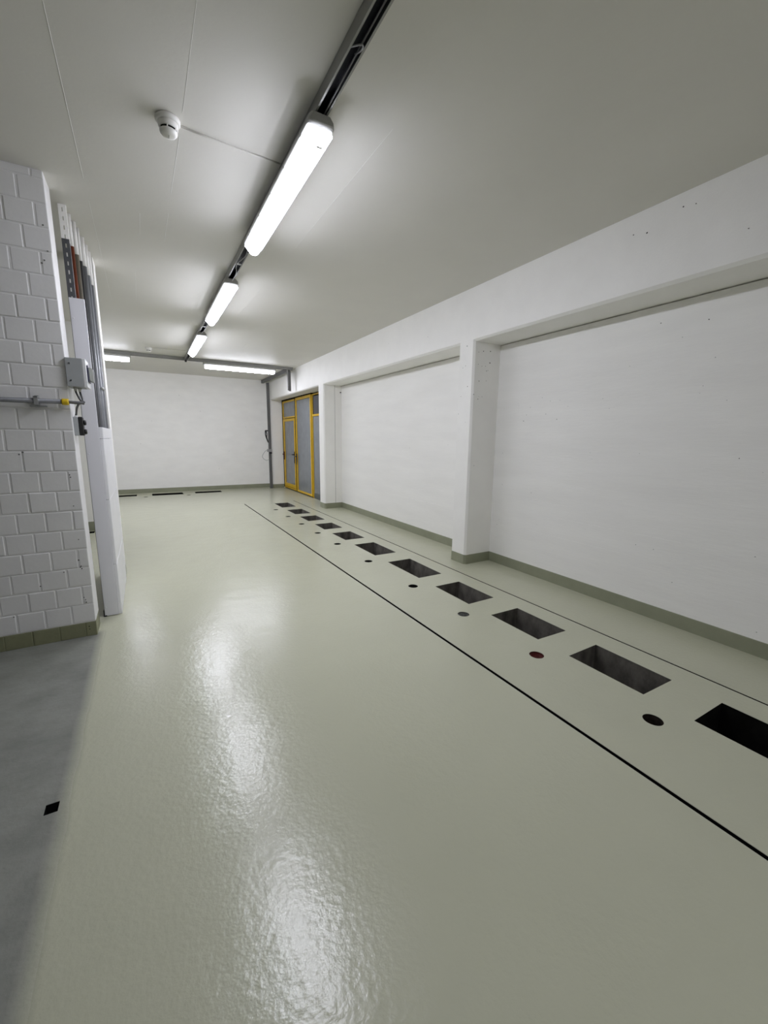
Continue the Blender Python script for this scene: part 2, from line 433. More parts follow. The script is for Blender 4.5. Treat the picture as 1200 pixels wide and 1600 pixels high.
for x, z, r, mi in ((3.41, 2.488, .006, 1), (3.515, 2.497, .007, 1), (3.514, 2.372, .008, 1), (3.469, 2.279, .006, 2), (3.493, 2.287, .004, 2), (3.363, 2.159, .006, 1), (3.473, 2.17, .004, 2),
                 (3.339, 2.472, .004, 2), (3.397, 2.325, .004, 2), (3.45, 2.33, .004, 2), (3.36, 1.96, .005, 1), (3.37, 1.99, .003, 2), (3.35, 1.2, .004, 2), (3.34, 2.34, .004, 2), (3.42, 1.99, .004, 2)):
    add_spot(bm, (x, 3.706, z), (0, -1, 0), r, mi)
add_spot(bm, (3.288, 3.70, 2.008), Vector((-1, -1, 0)).normalized(), .005, 1)
# formwork line on the second pillar's side and a dark notch at its head
add_box(bm, 3.515, 3.519, 8.233, 8.236, .11, ZS, mi=2)
add_box(bm, 3.635, 3.66, 8.22, 8.236, 2.44, 2.455, mi=1)
wr = link('wall_right', bm, [M['wall'], M['void'], M['speck']])
tag(wr, 'white painted concrete beam and pillars framing the bays of the right wall', 'wall', kind='structure')

# recessed panels between the pillars
bm = BM()
for i, (a, b_) in enumerate(BAYS[:2]):
    add_box(bm, XW, XW+.05, a-(0 if i == 0 else .02), b_+.02, 0, ZS-.009)
rng = random.Random(3)
sp = [(1.953, 2.437), (1.618, 2.389), (3.293, 1.71), (3.549, .977), (3.0, 1.773), (2.861, 1.715), (3.115, .928), (1.048, .172), (1.127, .708), (1.621, .362), (5.582, 1.359), (4.609, 1.427), (4.384, 1.751), (5.4, 1.32)]
sp += [(rng.uniform(.9, 3.6), rng.choice((1.75, 1.3, .6, 1.85, 2.2))+rng.uniform(-.12, .12)) for _ in range(34)]
sp += [(rng.uniform(4.2, 8.1), rng.choice((1.75, 1.4, .6, 1.9))+rng.uniform(-.1, .1)) for _ in range(26)]
for k, (y, z) in enumerate(sp):
    add_spot(bm, (XW, y, z), nX, rng.uniform(.002, .0045) if k > 12 else .0045, (1 if k < 3 else 2 if k % 5 == 0 else 3))
# faint board-mark ridges
for ya, yb_, z in ((2.2, 3.45, 1.32), (.9, 1.6, 1.31), (4.0, 5.2, 1.945), (4.2, 6.3, 1.757), (1.2, 2.4, 1.05), (2.6, 3.5, .84), (1.6, 2.8, .70), (4.6, 6.4, .55), (5.6, 7.6, 1.30), (2.0, 3.1, .5), (1.0, 3.0, 1.62)):
    add_box(bm, XW-.0012, XW+.001, ya, yb_, z, z+.0035, mi=0)
wp = link('wall_right_recessed', bm, [M['panel_wall'], M['void'], M['speck'], M['speck_pale']])
tag(wp, 'white board-marked concrete infill recessed behind the right-hand pillars', 'wall', kind='structure')
# dark open joint above the panels and the wall over the doors
bm = BM()
add_box(bm, XW+.052, XW+.06, YR, YB, 2.40, ZS)
o = link('wall_right_joint', bm, M['joint']); tag(o, 'dark open joint between the beam soffit and the recessed infill', 'wall joint', kind='structure')

# ------------------------------------------------------------------ back, rear and left walls
bm = BM(); add_box(bm, XL-.1, XW+.2, YB, YB+.15, -.02, ZC+.02)
for x, z in ((.2, 1.9), (1.4, 2.2), (2.1, 1.1), (2.6, 1.8), (.9, 2.6), (-.1, 1.3), (1.8, .6)): add_spot(bm, (x, YB, z), (0, -1, 0), .008, 1)
for z in (2.35, 1.72, 1.08, .55): add_box(bm, -.6, 3.1, YB-.0015, YB+.001, z, z+.004)
o = link('wall_back', bm, [M['panel_wall'], M['speck_pale']]); tag(o, 'white back wall at the far end of the room', 'wall', kind='structure')
bm = BM(); add_box(bm, XL-.1, XW+.2, YR-.15, YR, -.02, ZC+.02)
o = link('wall_rear', bm, M['wall']); tag(o, 'white wall behind the camera', 'wall', kind='structure')
bm = BM(); add_box(bm, XL-.15, XL, YR-.1, YB+.1, -.02, ZC+.02)
o = link('wall_left_outer', bm, M['kick']); tag(o, 'unseen outer left wall, coloured dark to dim the left side', 'wall', kind='structure')  # out of view; dark colour chosen to cut bounce light on the left
bm = BM(); add_box(bm, XL, -.52, 7.9, 8.1, 0, ZC)
o = link('wall_left_middle', bm, M['wall']); tag(o, 'white wall seen in the gap between brick wall and white duct', 'wall', kind='structure')
bm = BM(); add_box(bm, -.50, -.292, 5.03, 5.26, 0, ZC, .004)
o = link('wall_left_pillar', bm, M['wall']); tag(o, 'white pillar behind the conduits on the left', 'pillar', kind='structure')

# brick wall facing the camera: laid block by block on a mortar core
YK = 3.64; XE = -.43; YK2 = 3.86
H0, RH, BL = .111, .1423, .1555
bm = BM()
add_box(bm, XL, XE-.004, YK+.004, YK2, 0, ZC, mi=0)
add_box(bm, XE-.05, XE, YK+.006, YK2, H0, ZC, .006, 2, mi=0)
rk = random.Random(11)
row = 0; z = H0
while z < ZC-.02:
    z1 = min(z+RH, ZC-.002)
    x = XE
    off = -.570 if row % 2 == 0 else -.494
    edges = [XE] + [off - k*BL for k in range(24) if off-k*BL > XL] + [XL]
    for a, b_ in zip(edges, edges[1:]):
        g = .0045
        x1 = a - (g if a != XE else 0)+rk.uniform(-.0015, .0015); x0 = b_+g+rk.uniform(-.0015, .0015)
        if x0 < -1.7 and x0 > XL+1 and False: continue
        dz = rk.uniform(-.0012, .0012)
        add_box(bm, x0, x1, YK+rk.uniform(-.0012, .0015), YK+.02, z+g+dz, z1-g*.6+dz, .0045, 2, mi=0, jit=.0009)
    z += RH; row += 1
for x, z in ((-.481, 1.225), (-.478, 1.208), (-.48, 1.002), (-.475, .753), (-.479, .552), (-.477, .532), (-.477, .29), (-.584, .522), (-.727, .439), (-.893, .242), (-.486, .31), (-.484, .545)):
    add_spot(bm, (x, YK-.0016, z), (0, -1, 0), .0042, 1)
for x, z in ((-.452, 2.678), (-.49, 2.60), (-.475, 2.62), (-.46, 2.83), (-.72, 1.385), (-.74, 1.37), (-.49, .60), (-.475, .27)):
    add_spot(bm, (x, YK-.0014, z), (0, -1, 0), .006, 2)
wl = link('wall_left', bm, [M['brick'], M['void'], M['speck']], fix=False)
bmt = bmesh.new(); bmt.from_mesh(wl.data); bmt.free()
tag(wl, 'white painted block wall end facing the camera at left', 'wall', kind='structure')
# its green base course
bm = BM()
add_box(bm, XL, XE-.004, YK+.003, YK+.02, 0, H0-.001)
off = -.497; edges = [XE] + [off-k*BL for k in range(24) if off-k*BL > XL] + [XL]
for a, b_ in zip(edges, edges[1:]):
    add_box(bm, b_+.003, a-(.003 if a != XE else 0), YK-.001, YK+.016, .0, H0-.001, .003, 2, jit=.0006)
add_box(bm, XE-.03, XE+.001, YK+.004, YK2, 0, H0-.001, .002)
for x, z in ((-.475, .076), (-.474, .055)): add_spot(bm, (x, YK-.0016, z), (0, -1, 0), .004, 1)
o = link('baseboard_left', bm, [M['brick_base'], M['void']]); tag(o, 'dark green painted bottom course of the block wall at left', 'baseboard', kind='structure')

# ------------------------------------------------------------------ baseboards
def ribbon(bm, path, h, t=.005):
    """a painted upstand following path (list of XY), room on the left of the travel direction"""
    P = [Vector(p) for p in path]; off = []
    for i in range(len(P)):
        ns = []
        if i > 0: d = (P[i]-P[i-1]).normalized(); ns.append(Vector((-d.y, d.x)))
        if i < len(P)-1: d = (P[i+1]-P[i]).normalized(); ns.append(Vector((-d.y, d.x)))
        n = sum(ns, Vector((0, 0))).normalized(); k = 1/max(.3, n.dot(ns[0])); off.append(P[i]+n*t*k)
    for i in range(len(P)-1):
        a, b_, c, d = P[i], P[i+1], off[i], off[i+1]
        add_quad(bm, [(c.x, c.y, 0), (d.x, d.y, 0), (d.x, d.y, h), (c.x, c.y, h)])
        add_quad(bm, [(c.x, c.y, h), (d.x, d.y, h), (b_.x, b_.y, h+.002), (a.x, a.y, h+.002)])
bm = BM()
pth = [(XW, YR)]
for i, (a, b_) in enumerate(BAYS):
    if i == 2: break
    pth += [(XW, b_), (XF+C, b_), (XF, b_+C), (XF, BAYS[i+1][0]-C), (XF+C, BAYS[i+1][0])]
    pth += [(XW, BAYS[i+1][0])] if i == 0 else [(3.60, BAYS[i+1][0])]
ribbon(bm, pth, .113)
o = link('baseboard_right', bm, M['base']); tag(o, 'grey-green baseboard along the right wall and its pillars', 'baseboard', kind='structure')
bm = BM()
ribbon(bm, [(3.60, 12.40), (XF+C, 12.40), (XF, 12.40+C), (XF, YB), (XL, YB)], .113)
o = link('baseboard_back', bm, M['base']); tag(o, 'grey-green baseboard along the back wall', 'baseboard', kind='structure')
bm = BM(); add_box(bm, XL, -.515, 7.893, 7.9, 0, .15); add_box(bm, -.52, -.513, 7.9, 8.1, 0, .15)
o = link('baseboard_left_middle', bm, M['base']); tag(o, 'grey-green baseboard seen in the gap beside the brick wall', 'baseboard', kind='structure')
bm = BM(); add_box(bm, -.292, -.288, 5.02, 5.262, 0, .10)
o = link('baseboard_left_pillar', bm, M['base']); tag(o, 'grey-green baseboard at the foot of the left pillar', 'baseboard', kind='structure')

# ------------------------------------------------------------------ yellow doors in the third bay
XD = 3.60
d1 = thing('door_1', (XD, 10.5, 0), 'tall yellow-framed glazed double doors with side light in the right wall', 'door', kind='structure')
def bars(bm, rects, x0=XD, x1=XD+.045, bev=.004):
    for ya, yb_, za, zb in rects: add_box(bm, x0, x1, ya, yb_, za, zb, bev, 1)
bm = BM()   # jambs against the opening
bars(bm, [(12.35, 12.398, .0, 2.575)], XD+.02, XD+.06)
part('door_frame', bm, M['frame'], d1)
bm = BM(); add_box(bm, XD+.062, XD+.09, 8.54, 12.40, 0, 2.583); part('gap_shade_backing', bm, M['void'], d1)  # black sheet painted as the darkness behind the gaps between leaves
# left leaf with a wicket door and transom pane
bm = BM()
bars(bm, [(12.29, 12.335, .03, 2.545), (11.165, 11.205, .03, 2.545), (11.205, 12.29, 2.495, 2.545), (11.205, 12.29, 2.055, 2.095), (11.205, 12.29, .03, .07)])
lf = part('left_leaf', bm, M['frame'], d1)
bm = BM(); add_box(bm, XD+.02, XD+.032, 11.205, 12.29, 2.095, 2.495); sub('pane', bm, M['pane'], lf, d1)
bm = BM()
bars(bm, [(12.19, 12.265, .085, 2.035), (11.215, 11.275, .085, 2.035), (11.275, 12.19, 1.965, 2.035), (11.275, 12.19, .085, .18)], XD-.012, XD+.035)
wk = part('wicket_door', bm, M['frame'], d1)
bm = BM(); add_box(bm, XD+.01, XD+.022, 11.275, 12.19, .18, 1.965); sub('pane', bm, M['pane'], wk, d1)
def lever(y, z, s, red=False):
    bm = BM()
    add_box(bm, XD-.026, XD-.010, y-.03, y+.03, z-.16, z+.08, .004)
    add_tube(bm, [(XD-.02, y, z), (XD-.06, y, z)], .014, 10)
    add_tube(bm, spline([(XD-.06, y, z), (XD-.064, y+s*.05, z), (XD-.06, y+s*.14, z-.005)], 5), .014, 10)
    add_box(bm, XD-.03, XD-.012, y-.014, y+.014, z-.10, z-.06, .003)
    return bm
o = sub('lever_handle', lever(11.26, 1.04, 1), M['black'], wk, d1); o['label'] = 'black lever handle by the leaf joint'
o = sub('lever_handle', lever(12.235, 1.02, -1), M['rust'], wk, d1); o['label'] = 'dark red lever at the hinge side'
bm = BM(); add_box(bm, XD-.03, XD-.012, 11.235, 11.285, .80, .90, .004); sub('lock', bm, M['black'], wk, d1)
# centre leaf
bm = BM()
bars(bm, [(11.065, 11.115, .03, 2.555), (9.90, 9.97, .03, 2.555), (9.97, 11.065, 2.485, 2.555), (9.97, 11.065, .03, .08)], XD-.01, XD+.045)
cl = part('centre_leaf', bm, M['frame'], d1)
bm = BM(); add_box(bm, XD+.015, XD+.028, 9.97, 11.065, .08, 2.485); sub('pane', bm, M['pane'], cl, d1)
o = sub('lever_handle', lever(11.09, 1.0, -1), M['black'], cl, d1); o['label'] = 'black lever handle of the tall leaf'
bm = BM(); add_box(bm, XD-.025, XD-.01, 11.07, 11.11, .78, .88, .004); sub('bolt', bm, M['black'], cl, d1)
for nm, r in (('gap_shade', (11.117, 11.163, .03, 2.555)), ('gap_shade', (12.338, 12.36, .03, 2.575)), ('head_gap_shade', (9.87, 12.36, 2.557, 2.5825))):  # black bars put the shade of the door gaps into colour
    bm = BM(); add_box(bm, XD-.011, XD+.05, *r, .002, 1); o = part(nm, bm, M['void'], d1); o['label'] = 'black strip painted as the shade of a gap'
# right side light, partly behind the pillar
bm = BM()
bars(bm, [(9.825, 9.862, .0, 2.55), (8.55, 8.60, .0, 2.55), (8.60, 9.825, 2.02, 2.07), (8.60, 9.825, 2.52, 2.55)], XD+.0, XD+.045)
sl = part('side_light', bm, M['frame'], d1)
bm = BM(); add_box(bm, XD+.02, XD+.032, 8.60, 9.82, 2.075, 2.50); o = sub('pane', bm, M['pane_dark'], sl, d1); o['label'] = 'dark upper pane'
bm = BM(); add_box(bm, XD+.02, XD+.032, 8.60, 9.82, .14, 2.02); sub('pane', bm, M['pane'], sl, d1)
bm = BM(); add_box(bm, XD+.012, XD+.03, 8.60, 9.82, .0, .14, .002); sub('kick_plate', bm, M['kick'], sl, d1)

# ------------------------------------------------------------------ strip lamps
def strip_lamp(p, axis, label, group, length=1.57, clips=False):
    """a damp-proof strip light hanging under the rail; p = its near/left end at ceiling, runs along axis"""
    t = thing('mounted_strip_lamp', p, label, 'lamp', group)
    def W(u, s, z):    # u along, s across
        return (p[0]+s, p[1]+u, z) if axis == 'Y' else (p[0]+u, p[1]+s, z)
    def loft(bm, secs):
        rings = [[bm.verts.new(W(u, s, z)) for s, z in prof] for u, prof in secs]
        for A, B in zip(rings, rings[1:]):
            for k in range(len(A)):
                f = bm.faces.new((A[k-1], A[k], B[k], B[k-1])); f.smooth = True
        bm.faces.new(rings[0]); bm.faces.new(rings[-1])
    def dprof(k, dz):
        half = [(.068, 3.040), (.0685, 3.018), (.062, 3.0105), (.053, 3.001), (.045, 2.991), (.037, 2.979), (.029, 2.970), (.018, 2.9625), (.008, 2.9585), (.0, 2.958)]
        half = [(x*k, 3.040-(3.040-z)*dz) for x, z in half]
        pts = half + [(-x, z) for x, z in reversed(half[:-1])]
        return pts
    bm = BM()
    E = [(.030, .86, .72), (.034, .95, .88), (.045, 1, .97), (.07, 1, 1)]
    loft(bm, [(u, dprof(k, d)) for u, k, d in E] + [(length-u, dprof(k, d)) for u, k, d in reversed(E)])
    bmesh.ops.recalc_face_normals(bm, faces=list(bm.faces))
    for f in bm.faces:
        f.material_index = 2 if f.normal.z < -.78 else 1 if f.normal.z < -.30 else 0
    part('diffuser', bm, [M['lit'], M['lit_mid'], M['lit_under']], t)
    bm = BM(); add_tube(bm, [W(.055, 0, 2.973), W(length-.055, 0, 2.973)], .013, 12); part('tube', bm, M['tube'], t)
    bm = BM(); a, b_ = W(.05, -.028, 3.030), W(length-.05, .028, 3.040); add_box(bm, a[0], b_[0], a[1], b_[1], 3.030, 3.0395); part('reflector', bm, M['reflector'], t)
    for u in (.044, length-.058):
        bm = BM(); a, b_ = W(u, -.016, 0), W(u+.014, .016, 0); add_box(bm, a[0], b_[0], a[1], b_[1], 2.957, 3.040, .003, 1); part('tube_holder', bm, M['reflector'], t)
    def hprof(w, z0, z1):
        return [(-w*.72, z1), (-w, z1-.020), (-w*1.05, z0), (w*1.05, z0), (w, z1-.020), (w*.72, z1)]
    bm = BM()
    loft(bm, [(0.0, hprof(.056, 3.043, 3.080)), (.018, hprof(.066, 3.041, 3.0905)), (length-.018, hprof(.066, 3.041, 3.0905)), (length, hprof(.056, 3.043, 3.080))])
    part('housing', bm, M['housing'], t)
    if clips:
        for s in (-1, 1):
            for u in (.12, .42, .72, 1.02, 1.34):
                bm = BM(); a, b_ = W(u, s*.067, 3.0), W(u+.02, s*.073, 3.035)
                add_box(bm, *sorted((a[0], b_[0])), *sorted((a[1], b_[1])), 3.030, 3.056, .002, 1)
                part('clip', bm, M['housing'], t)
    return t
XR = .890
G = 'lit strip lamps in line on the long rail'
strip_lamp((XR, 2.20, ZC), 'Y', 'large lit strip lamp nearest the camera on the long ceiling rail', G, clips=True)
strip_lamp((XR, 4.70, ZC), 'Y', 'lit strip lamp in the middle of the three on the long rail', G)
strip_lamp((XR, 7.22, ZC), 'Y', 'farthest lit strip lamp of the three on the long rail', G)
strip_lamp((XR, -2.80, ZC), 'Y', 'added strip lamp on the long rail, unseen behind the camera', G)  # added lamp out of view, brightens the near floor and right wall
G2 = 'lit strip lamps on the cross rail before the back wall'
strip_lamp((1.22, 10.02, ZC), 'X', 'lit strip lamp on the cross rail near the yellow doors', G2)
strip_lamp((-1.68, 10.02, ZC), 'X', 'lit strip lamp on the cross rail half hidden by the left pillar', G2)

# ------------------------------------------------------------------ ceiling rails (C channels open downwards)
def channel(bm, p, q, w, h, open_dir, t=.003, lip=.009, mi=0, mi_in=1):
    """C channel from p to q; p,q on the axis of its closed back; open_dir = unit vector of the open side"""
    p, q, o = Vector(p), Vector(q), Vector(open_dir); d = (q-p).normalized(); n = d.cross(o)
    prof = [(-w/2+lip, h), (-w/2, h), (-w/2, 0), (w/2, 0), (w/2, h), (w/2-lip, h), (w/2-lip, h-t), (w/2-t, h-t), (w/2-t, t), (-w/2+t, t), (-w/2+t, h-t), (-w/2+lip, h-t)]
    A = [bm.verts.new(p+n*a+o*b_) for a, b_ in prof]; B = [bm.verts.new(q+n*a+o*b_) for a, b_ in prof]
    for i in range(len(prof)):
        f = bm.faces.new((A[i-1], A[i], B[i], B[i-1])); f.material_index = mi_in if i >= 7 else mi
    for R in (A, B):
        for idx in ((0, 1, 10, 11), (1, 2, 9, 10), (2, 3, 8, 9), (3, 4, 7, 8), (4, 5, 6, 7)):
            f = bm.faces.new([R[k] for k in idx]); f.material_index = mi
t = thing('ceiling_rail', (XR, 5, ZC), 'long grey open channel rail along the ceiling carrying three strip lamps', 'rail')
bm = BM(); channel(bm, (XR, YR+.05, ZC-.001), (XR, 9.97, ZC-.001), .066, .060, (0, 0, -1)); part('channel', bm, [M['rail'], M['rail_in']], t)
for y in (1.0, 4.32, 6.9):
    bm = BM(); add_box(bm, XR-.030, XR+.030, y, y+.03, ZC-.055, ZC-.048, .002, 1); part('bracket', bm, M['galv'], t)
t2 = thing('ceiling_rail', (1, 10.02, ZC), 'grey channel rail crossing the ceiling before the back wall', 'rail')
bm = BM(); channel(bm, (XL+.05, 10.02, ZC-.001), (3.20, 10.02, ZC-.001), .066, .060, (0, 0, -1)); part('channel', bm, [M['rail'], M['rail_in']], t2)
bm = BM(); add_box(bm, .86, .90, 9.96, 9.985, ZC-.10, ZC-.06, .003); part('bracket', bm, M['cable'], t2)

def cable(name, pts, r, mat, label, cat='cable', n=8, group=None):
    bm = BM(); add_tube(bm, spline(pts, n), r, 8); o = link(name, bm, mat, loc=pts[0]); return tag(o, label, cat, group)
cable('hanging_cable', [(.866, 1.87, 3.125), (.868, 1.83, 3.100), (.875, 1.79, 3.080), (.889, 1.765, 3.071), (.904, 1.785, 3.080), (.912, 1.83, 3.100), (.914, 1.88, 3.125)], .0035, M['cable_grey'], 'thin grey cable looping out of the rail above the nearest lamp', n=6)
cable('cable', [(.913, .2, 3.118), (.911, 1.0, 3.116), (.914, 1.75, 3.118), (.912, 2.18, 3.105), (.908, 2.26, 3.095)], .004, M['cable_grey'], 'grey cable lying inside the long rail before the nearest lamp')
cable('cable', [(.87, 3.80, 3.09), (.90, 4.05, 3.078), (.868, 4.30, 3.08), (.90, 4.5, 3.075), (.895, 4.72, 3.06)], .0035, M['cable_grey'], 'thin pale cable across the rail gap between nearest and middle lamps')
cable('cable', [(.87, 6.3, 3.09), (.90, 6.6, 3.075), (.895, 6.95, 3.06), (.88, 7.22, 3.06)], .0035, M['cable_grey'], 'thin pale cable across the rail gap between middle and farthest lamps')

# ------------------------------------------------------------------ smoke detectors with their conduits
def smoke(x, y, label):
    t = thing('smoke_detector', (x, y, ZC), label, 'smoke detector', 'smoke detectors on the ceiling')
    bm = BM(); add_lathe(bm, [(.059, -.001), (.061, -.006), (.060, -.018), (.056, -.023), (.045, -.024)], (x, y, ZC), seg=40); part('base', bm, M['plastic'], t)
    bm = BM(); add_lathe(bm, [(.0475, -.023), (.0485, -.028), (.0475, -.046), (.045, -.049), (.030, -.050)], (x, y, ZC), seg=40); part('body', bm, M['plastic'], t)
    bm = BM(); add_lathe(bm, [(.040, -.049), (.040, -.060), (.030, -.060)], (x, y, ZC), seg=40); part('vent_slots', bm, M['void'], t)
    for k in range(6):
        a0 = 2*PI*k/6+.35
        bm = BM(); add_tube(bm, [(x+.0425*math.cos(a0), y+.0425*math.sin(a0), ZC-.0485), (x+.0425*math.cos(a0), y+.0425*math.sin(a0), ZC-.060)], .003, 8); part('rib', bm, M['plastic'], t)
    bm = BM(); add_lathe(bm, [(.030, -.059), (.0425, -.0595), (.0435, -.062), (.042, -.069), (.036, -.077), (.025, -.0815), (.010, -.0825)], (x, y, ZC), seg=40); part('cap', bm, M['plastic'], t)
    bm = BM(); add_box(bm, x-.002, x+.002, y-.012, y+.012, ZC-.0855, ZC-.083); part('indicator', bm, M['housing'], t)
smoke(.237, 2.745, 'round white smoke detector on the ceiling left of the nearest lamp')
smoke(.198, 9.33, 'small white smoke detector on the ceiling far off before the cross rail')
bm = BM(); add_tube(bm, [(.296, 2.765, ZC-.003), (.45, 2.780, ZC-.003), (.60, 2.79, ZC-.003), (.855, 2.797, ZC-.003)], .0055, 10)
o = link('ceiling_conduit', bm, M['ceiling'], loc=(.3, 2.77, ZC)); tag(o, 'thin painted conduit from the near smoke detector to the nearest lamp', 'conduit', 'painted conduits of the smoke detectors')
bm = BM(); add_tube(bm, [(.255, 9.33, ZC-.005), (.69, 9.24, ZC-.005), (.85, 9.22, ZC-.005)], .008, 10)
o = link('ceiling_conduit', bm, M['ceiling'], loc=(.26, 9.33, ZC)); tag(o, 'thin painted conduit from the far smoke detector to the long rail', 'conduit', 'painted conduits of the smoke detectors')

# ------------------------------------------------------------------ cable ducts in the far right corner
bm = BM(); add_box(bm, 3.09, 3.15, 10.06, 12.66, ZC-.088, ZC-.002, .002, 1)
o = link('mounted_cable_duct', bm, M['tray'], loc=(3.12, 10.0, ZC)); tag(o, 'dark grey cable duct under the ceiling running to the back wall', 'cable duct')
t = thing('cable_duct', (3.22, 12.37, 0), 'tall dark grey cable duct upright in the far right corner', 'cable duct')
bm = BM(); add_box(bm, 3.160, 3.238, 12.35, 12.40, 0, 3.06, .003, 1); part('duct_body', bm, M['tray'], t)
bm = BM(); add_box(bm, 3.167, 3.231, 12.345, 12.352, .02, 3.05, .001, 1); part('duct_lid', bm, M['tray'], t)
t = thing('mounted_cable_duct', (3.10, 10.0, 2.6), 'short grey cable duct hanging from the ceiling above the yellow doors', 'cable duct')
bm = BM(); channel(bm, (3.1, 10.045, 2.62), (3.1, 10.045, ZC-.001), .078, .055, (0, -1, 0), lip=.018); part('channel', bm, [M['tray_pale'], M['tray']], t)
bm = BM(); add_box(bm, 3.084, 3.139, 9.984, 9.991, 2.60, 3.06, .001, 1); o = part('duct_lid', bm, M['tray'], t); o['label'] = 'dark grey lid strip'
# devices beside the upright duct
t = thing('wall_bracket', (3.13, 12.36, 1.54), 'black hanging bracket beside the upright duct in the far corner', 'bracket')
bm = BM(); add_box(bm, 3.075, 3.160, 12.35, 12.39, 1.68, 1.715, .004); part('arm', bm, M['black'], t)
bm = BM(); add_tube(bm, spline([(3.08, 12.37, 1.69), (3.08, 12.36, 1.58), (3.11, 12.36, 1.47), (3.14, 12.36, 1.39), (3.156, 12.37, 1.36)], 6), .016, 8)
add_tube(bm, spline([(3.10, 12.37, 1.69), (3.12, 12.36, 1.60), (3.115, 12.36, 1.5), (3.148, 12.365, 1.38)], 6), .014, 8); part('strap', bm, M['black'], t)
t = thing('junction_box', (3.17, 12.34, 1.1), 'small grey junction box on the upright duct with a hanging cable', 'junction box')
bm = BM(); add_box(bm, 3.10, 3.242, 12.30, 12.345, 1.085, 1.165, .008); part('box', bm, M['tray_pale'], t)
bm = BM(); add_box(bm, 3.165, 3.242, 12.315, 12.345, 1.03, 1.08, .006); o = part('plug', bm, M['black'], t); o['label'] = 'black plug under the box'
cable('hanging_cable', [(3.098, 12.32, 1.13), (3.05, 12.32, 1.11), (2.98, 12.32, 1.02), (2.955, 12.32, .95), (2.99, 12.32, .885), (3.07, 12.325, .84), (3.163, 12.338, .86)], .006, M['cable_grey'], 'thin grey cable looping from the junction box in the far corner', n=6)

# ------------------------------------------------------------------ left services: strut, pipes, white duct, boards
g = 'service pipes rising beside the left pillar'
t = thing('perforated_strut', (-.38, 4.05, 0), 'dark perforated steel strut rising to the ceiling above the white duct', 'strut')
bm = BM()   # web with real slots
x0, x1, yf, yb_ = -.413, -.366, 4.05, 4.085
zs = [2.40]; slots = []
zz = 2.44
while zz < 3.12:
    slots.append((zz, zz+.028)); zz += .060
cur = 0.0
for a, b_ in slots:
    add_box(bm, x0, x1, yf, yf+.004, cur, a, mi=(0 if cur < 2.90 else 1))
    mi = 0 if a < 2.89 else 1
    add_box(bm, x0, -.3935, yf, yf+.004, a, b_, mi=mi); add_box(bm, -.3855, x1, yf, yf+.004, a, b_, mi=mi)
    cur = b_
add_box(bm, x0, x1, yf, yf+.004, cur, ZC-.002, mi=1)
part('slotted_web', bm, [M['strut'], M['wall']], t)
for xx in (x0, x1-.004):
    bm = BM(); add_box(bm, xx, xx+.004, yf+.004, yb_, 0, 2.90, mi=0); add_box(bm, xx, xx+.004, yf+.004, yb_, 2.90, ZC-.002, mi=1); part('flange', bm, [M['strut'], M['wall']], t)

def riser(name, x, y, r, mat, zp, label, z0=0.0):
    bm = BM(); add_tube(bm, [(x, y, z0), (x, y, zp)], r, 18, 0); add_tube(bm, [(x, y, zp), (x, y, ZC-.001)], r+.0006, 18, 1)
    o = link(name, bm, [mat, M['wall']], loc=(x, y, 0)); return tag(o, label, 'pipe', g)
riser('riser_pipe', -.369, 4.20, .014, M['copper'], 2.925, 'orange-brown pipe just behind the perforated strut, white at its top')
riser('riser_pipe', -.353, 4.32, .014, M['beige'], 2.912, 'brown-beige pipe rising behind the orange-brown one')
riser('riser_pipe', -.340, 4.43, .011, M['cable'], 2.905, 'thin black pipe rising between brown-beige pipe and grey conduits')
riser('riser_pipe', -.334, 4.60, .020, M['pipe'], 2.92, 'dark grey conduit standing nearest the black pipe')
riser('riser_pipe', -.325, 4.76, .020, M['conduit_pale'], 2.90, 'middle of the three grey conduits beside the left pillar')
riser('riser_pipe', -.318, 4.91, .020, M['pipe'], 2.865, 'grey conduit touching the white pillar')
bm = BM()
for z in (1.93, 2.52):
    pass
t = thing('pipe_clamp', (-.32, 4.8, 1.92), 'small pale clamp holding the grey conduits above the white boards', 'clamp')
bm = BM(); add_box(bm, -.310, -.296, 4.72, 4.95, 1.93, 1.945, .002, 1); part('strap', bm, M['lid'], t)
bm = BM(); add_lathe(bm, [(.006, 0), (.006, .004), (.003, .006)], (-.296, 4.86, 1.9375), 'X', 12); part('screw', bm, M['galv'], t)

t = thing('cover_duct', (-.356, 4.0, 0), 'tall narrow white sheet-metal cover standing on the floor beside the brick wall', 'cover')
bm = BM(); add_box(bm, -.405, -.309, 3.985, 4.0, 0.004, 2.503, .003, 2); part('front_sheet', bm, M['duct'], t)
bm = BM(); add_box(bm, -.405, -.402, 4.0, 4.03, 0.004, 2.503); part('return_flange', bm, M['duct'], t)
for x, z in ((-.388, 2.36), (-.39, 1.36), (-.392, .08)):
    bm = BM(); add_lathe(bm, [(.005, 0), (.005, -.003), (.002, -.004)], (x, 3.985, z), 'Y', 12); part('screw', bm, M['duct'], t)
bm = BM(); add_box(bm, -.414, -.404, 3.992, 4.02, .002, .055, .002); add_box(bm, -.414, -.39, 3.982, 4.0, .002, .012, .002)
o = part('foot_bracket', bm, M['black'], t); o['label'] = 'small black bracket at the foot'

t = thing('pipe_cladding', (-.297, 4.6, 0), 'low white boxed boards covering the conduits beside the white cover', 'cladding')
for (a, b_), dx in zip(((.0, .44), (.443, .985), (.988, 1.475), (1.478, 1.567)), (.001, -.001, .0, .001)):
    bm = BM(); add_box(bm, -.2945, -.284+dx, 4.004, 5.025, a, b_, .003, 2, jit=.0008); add_box(bm, -.3095, -.286+dx, 4.001, 4.014, a, b_, .002, 1); part('board', bm, M['clad'], t)

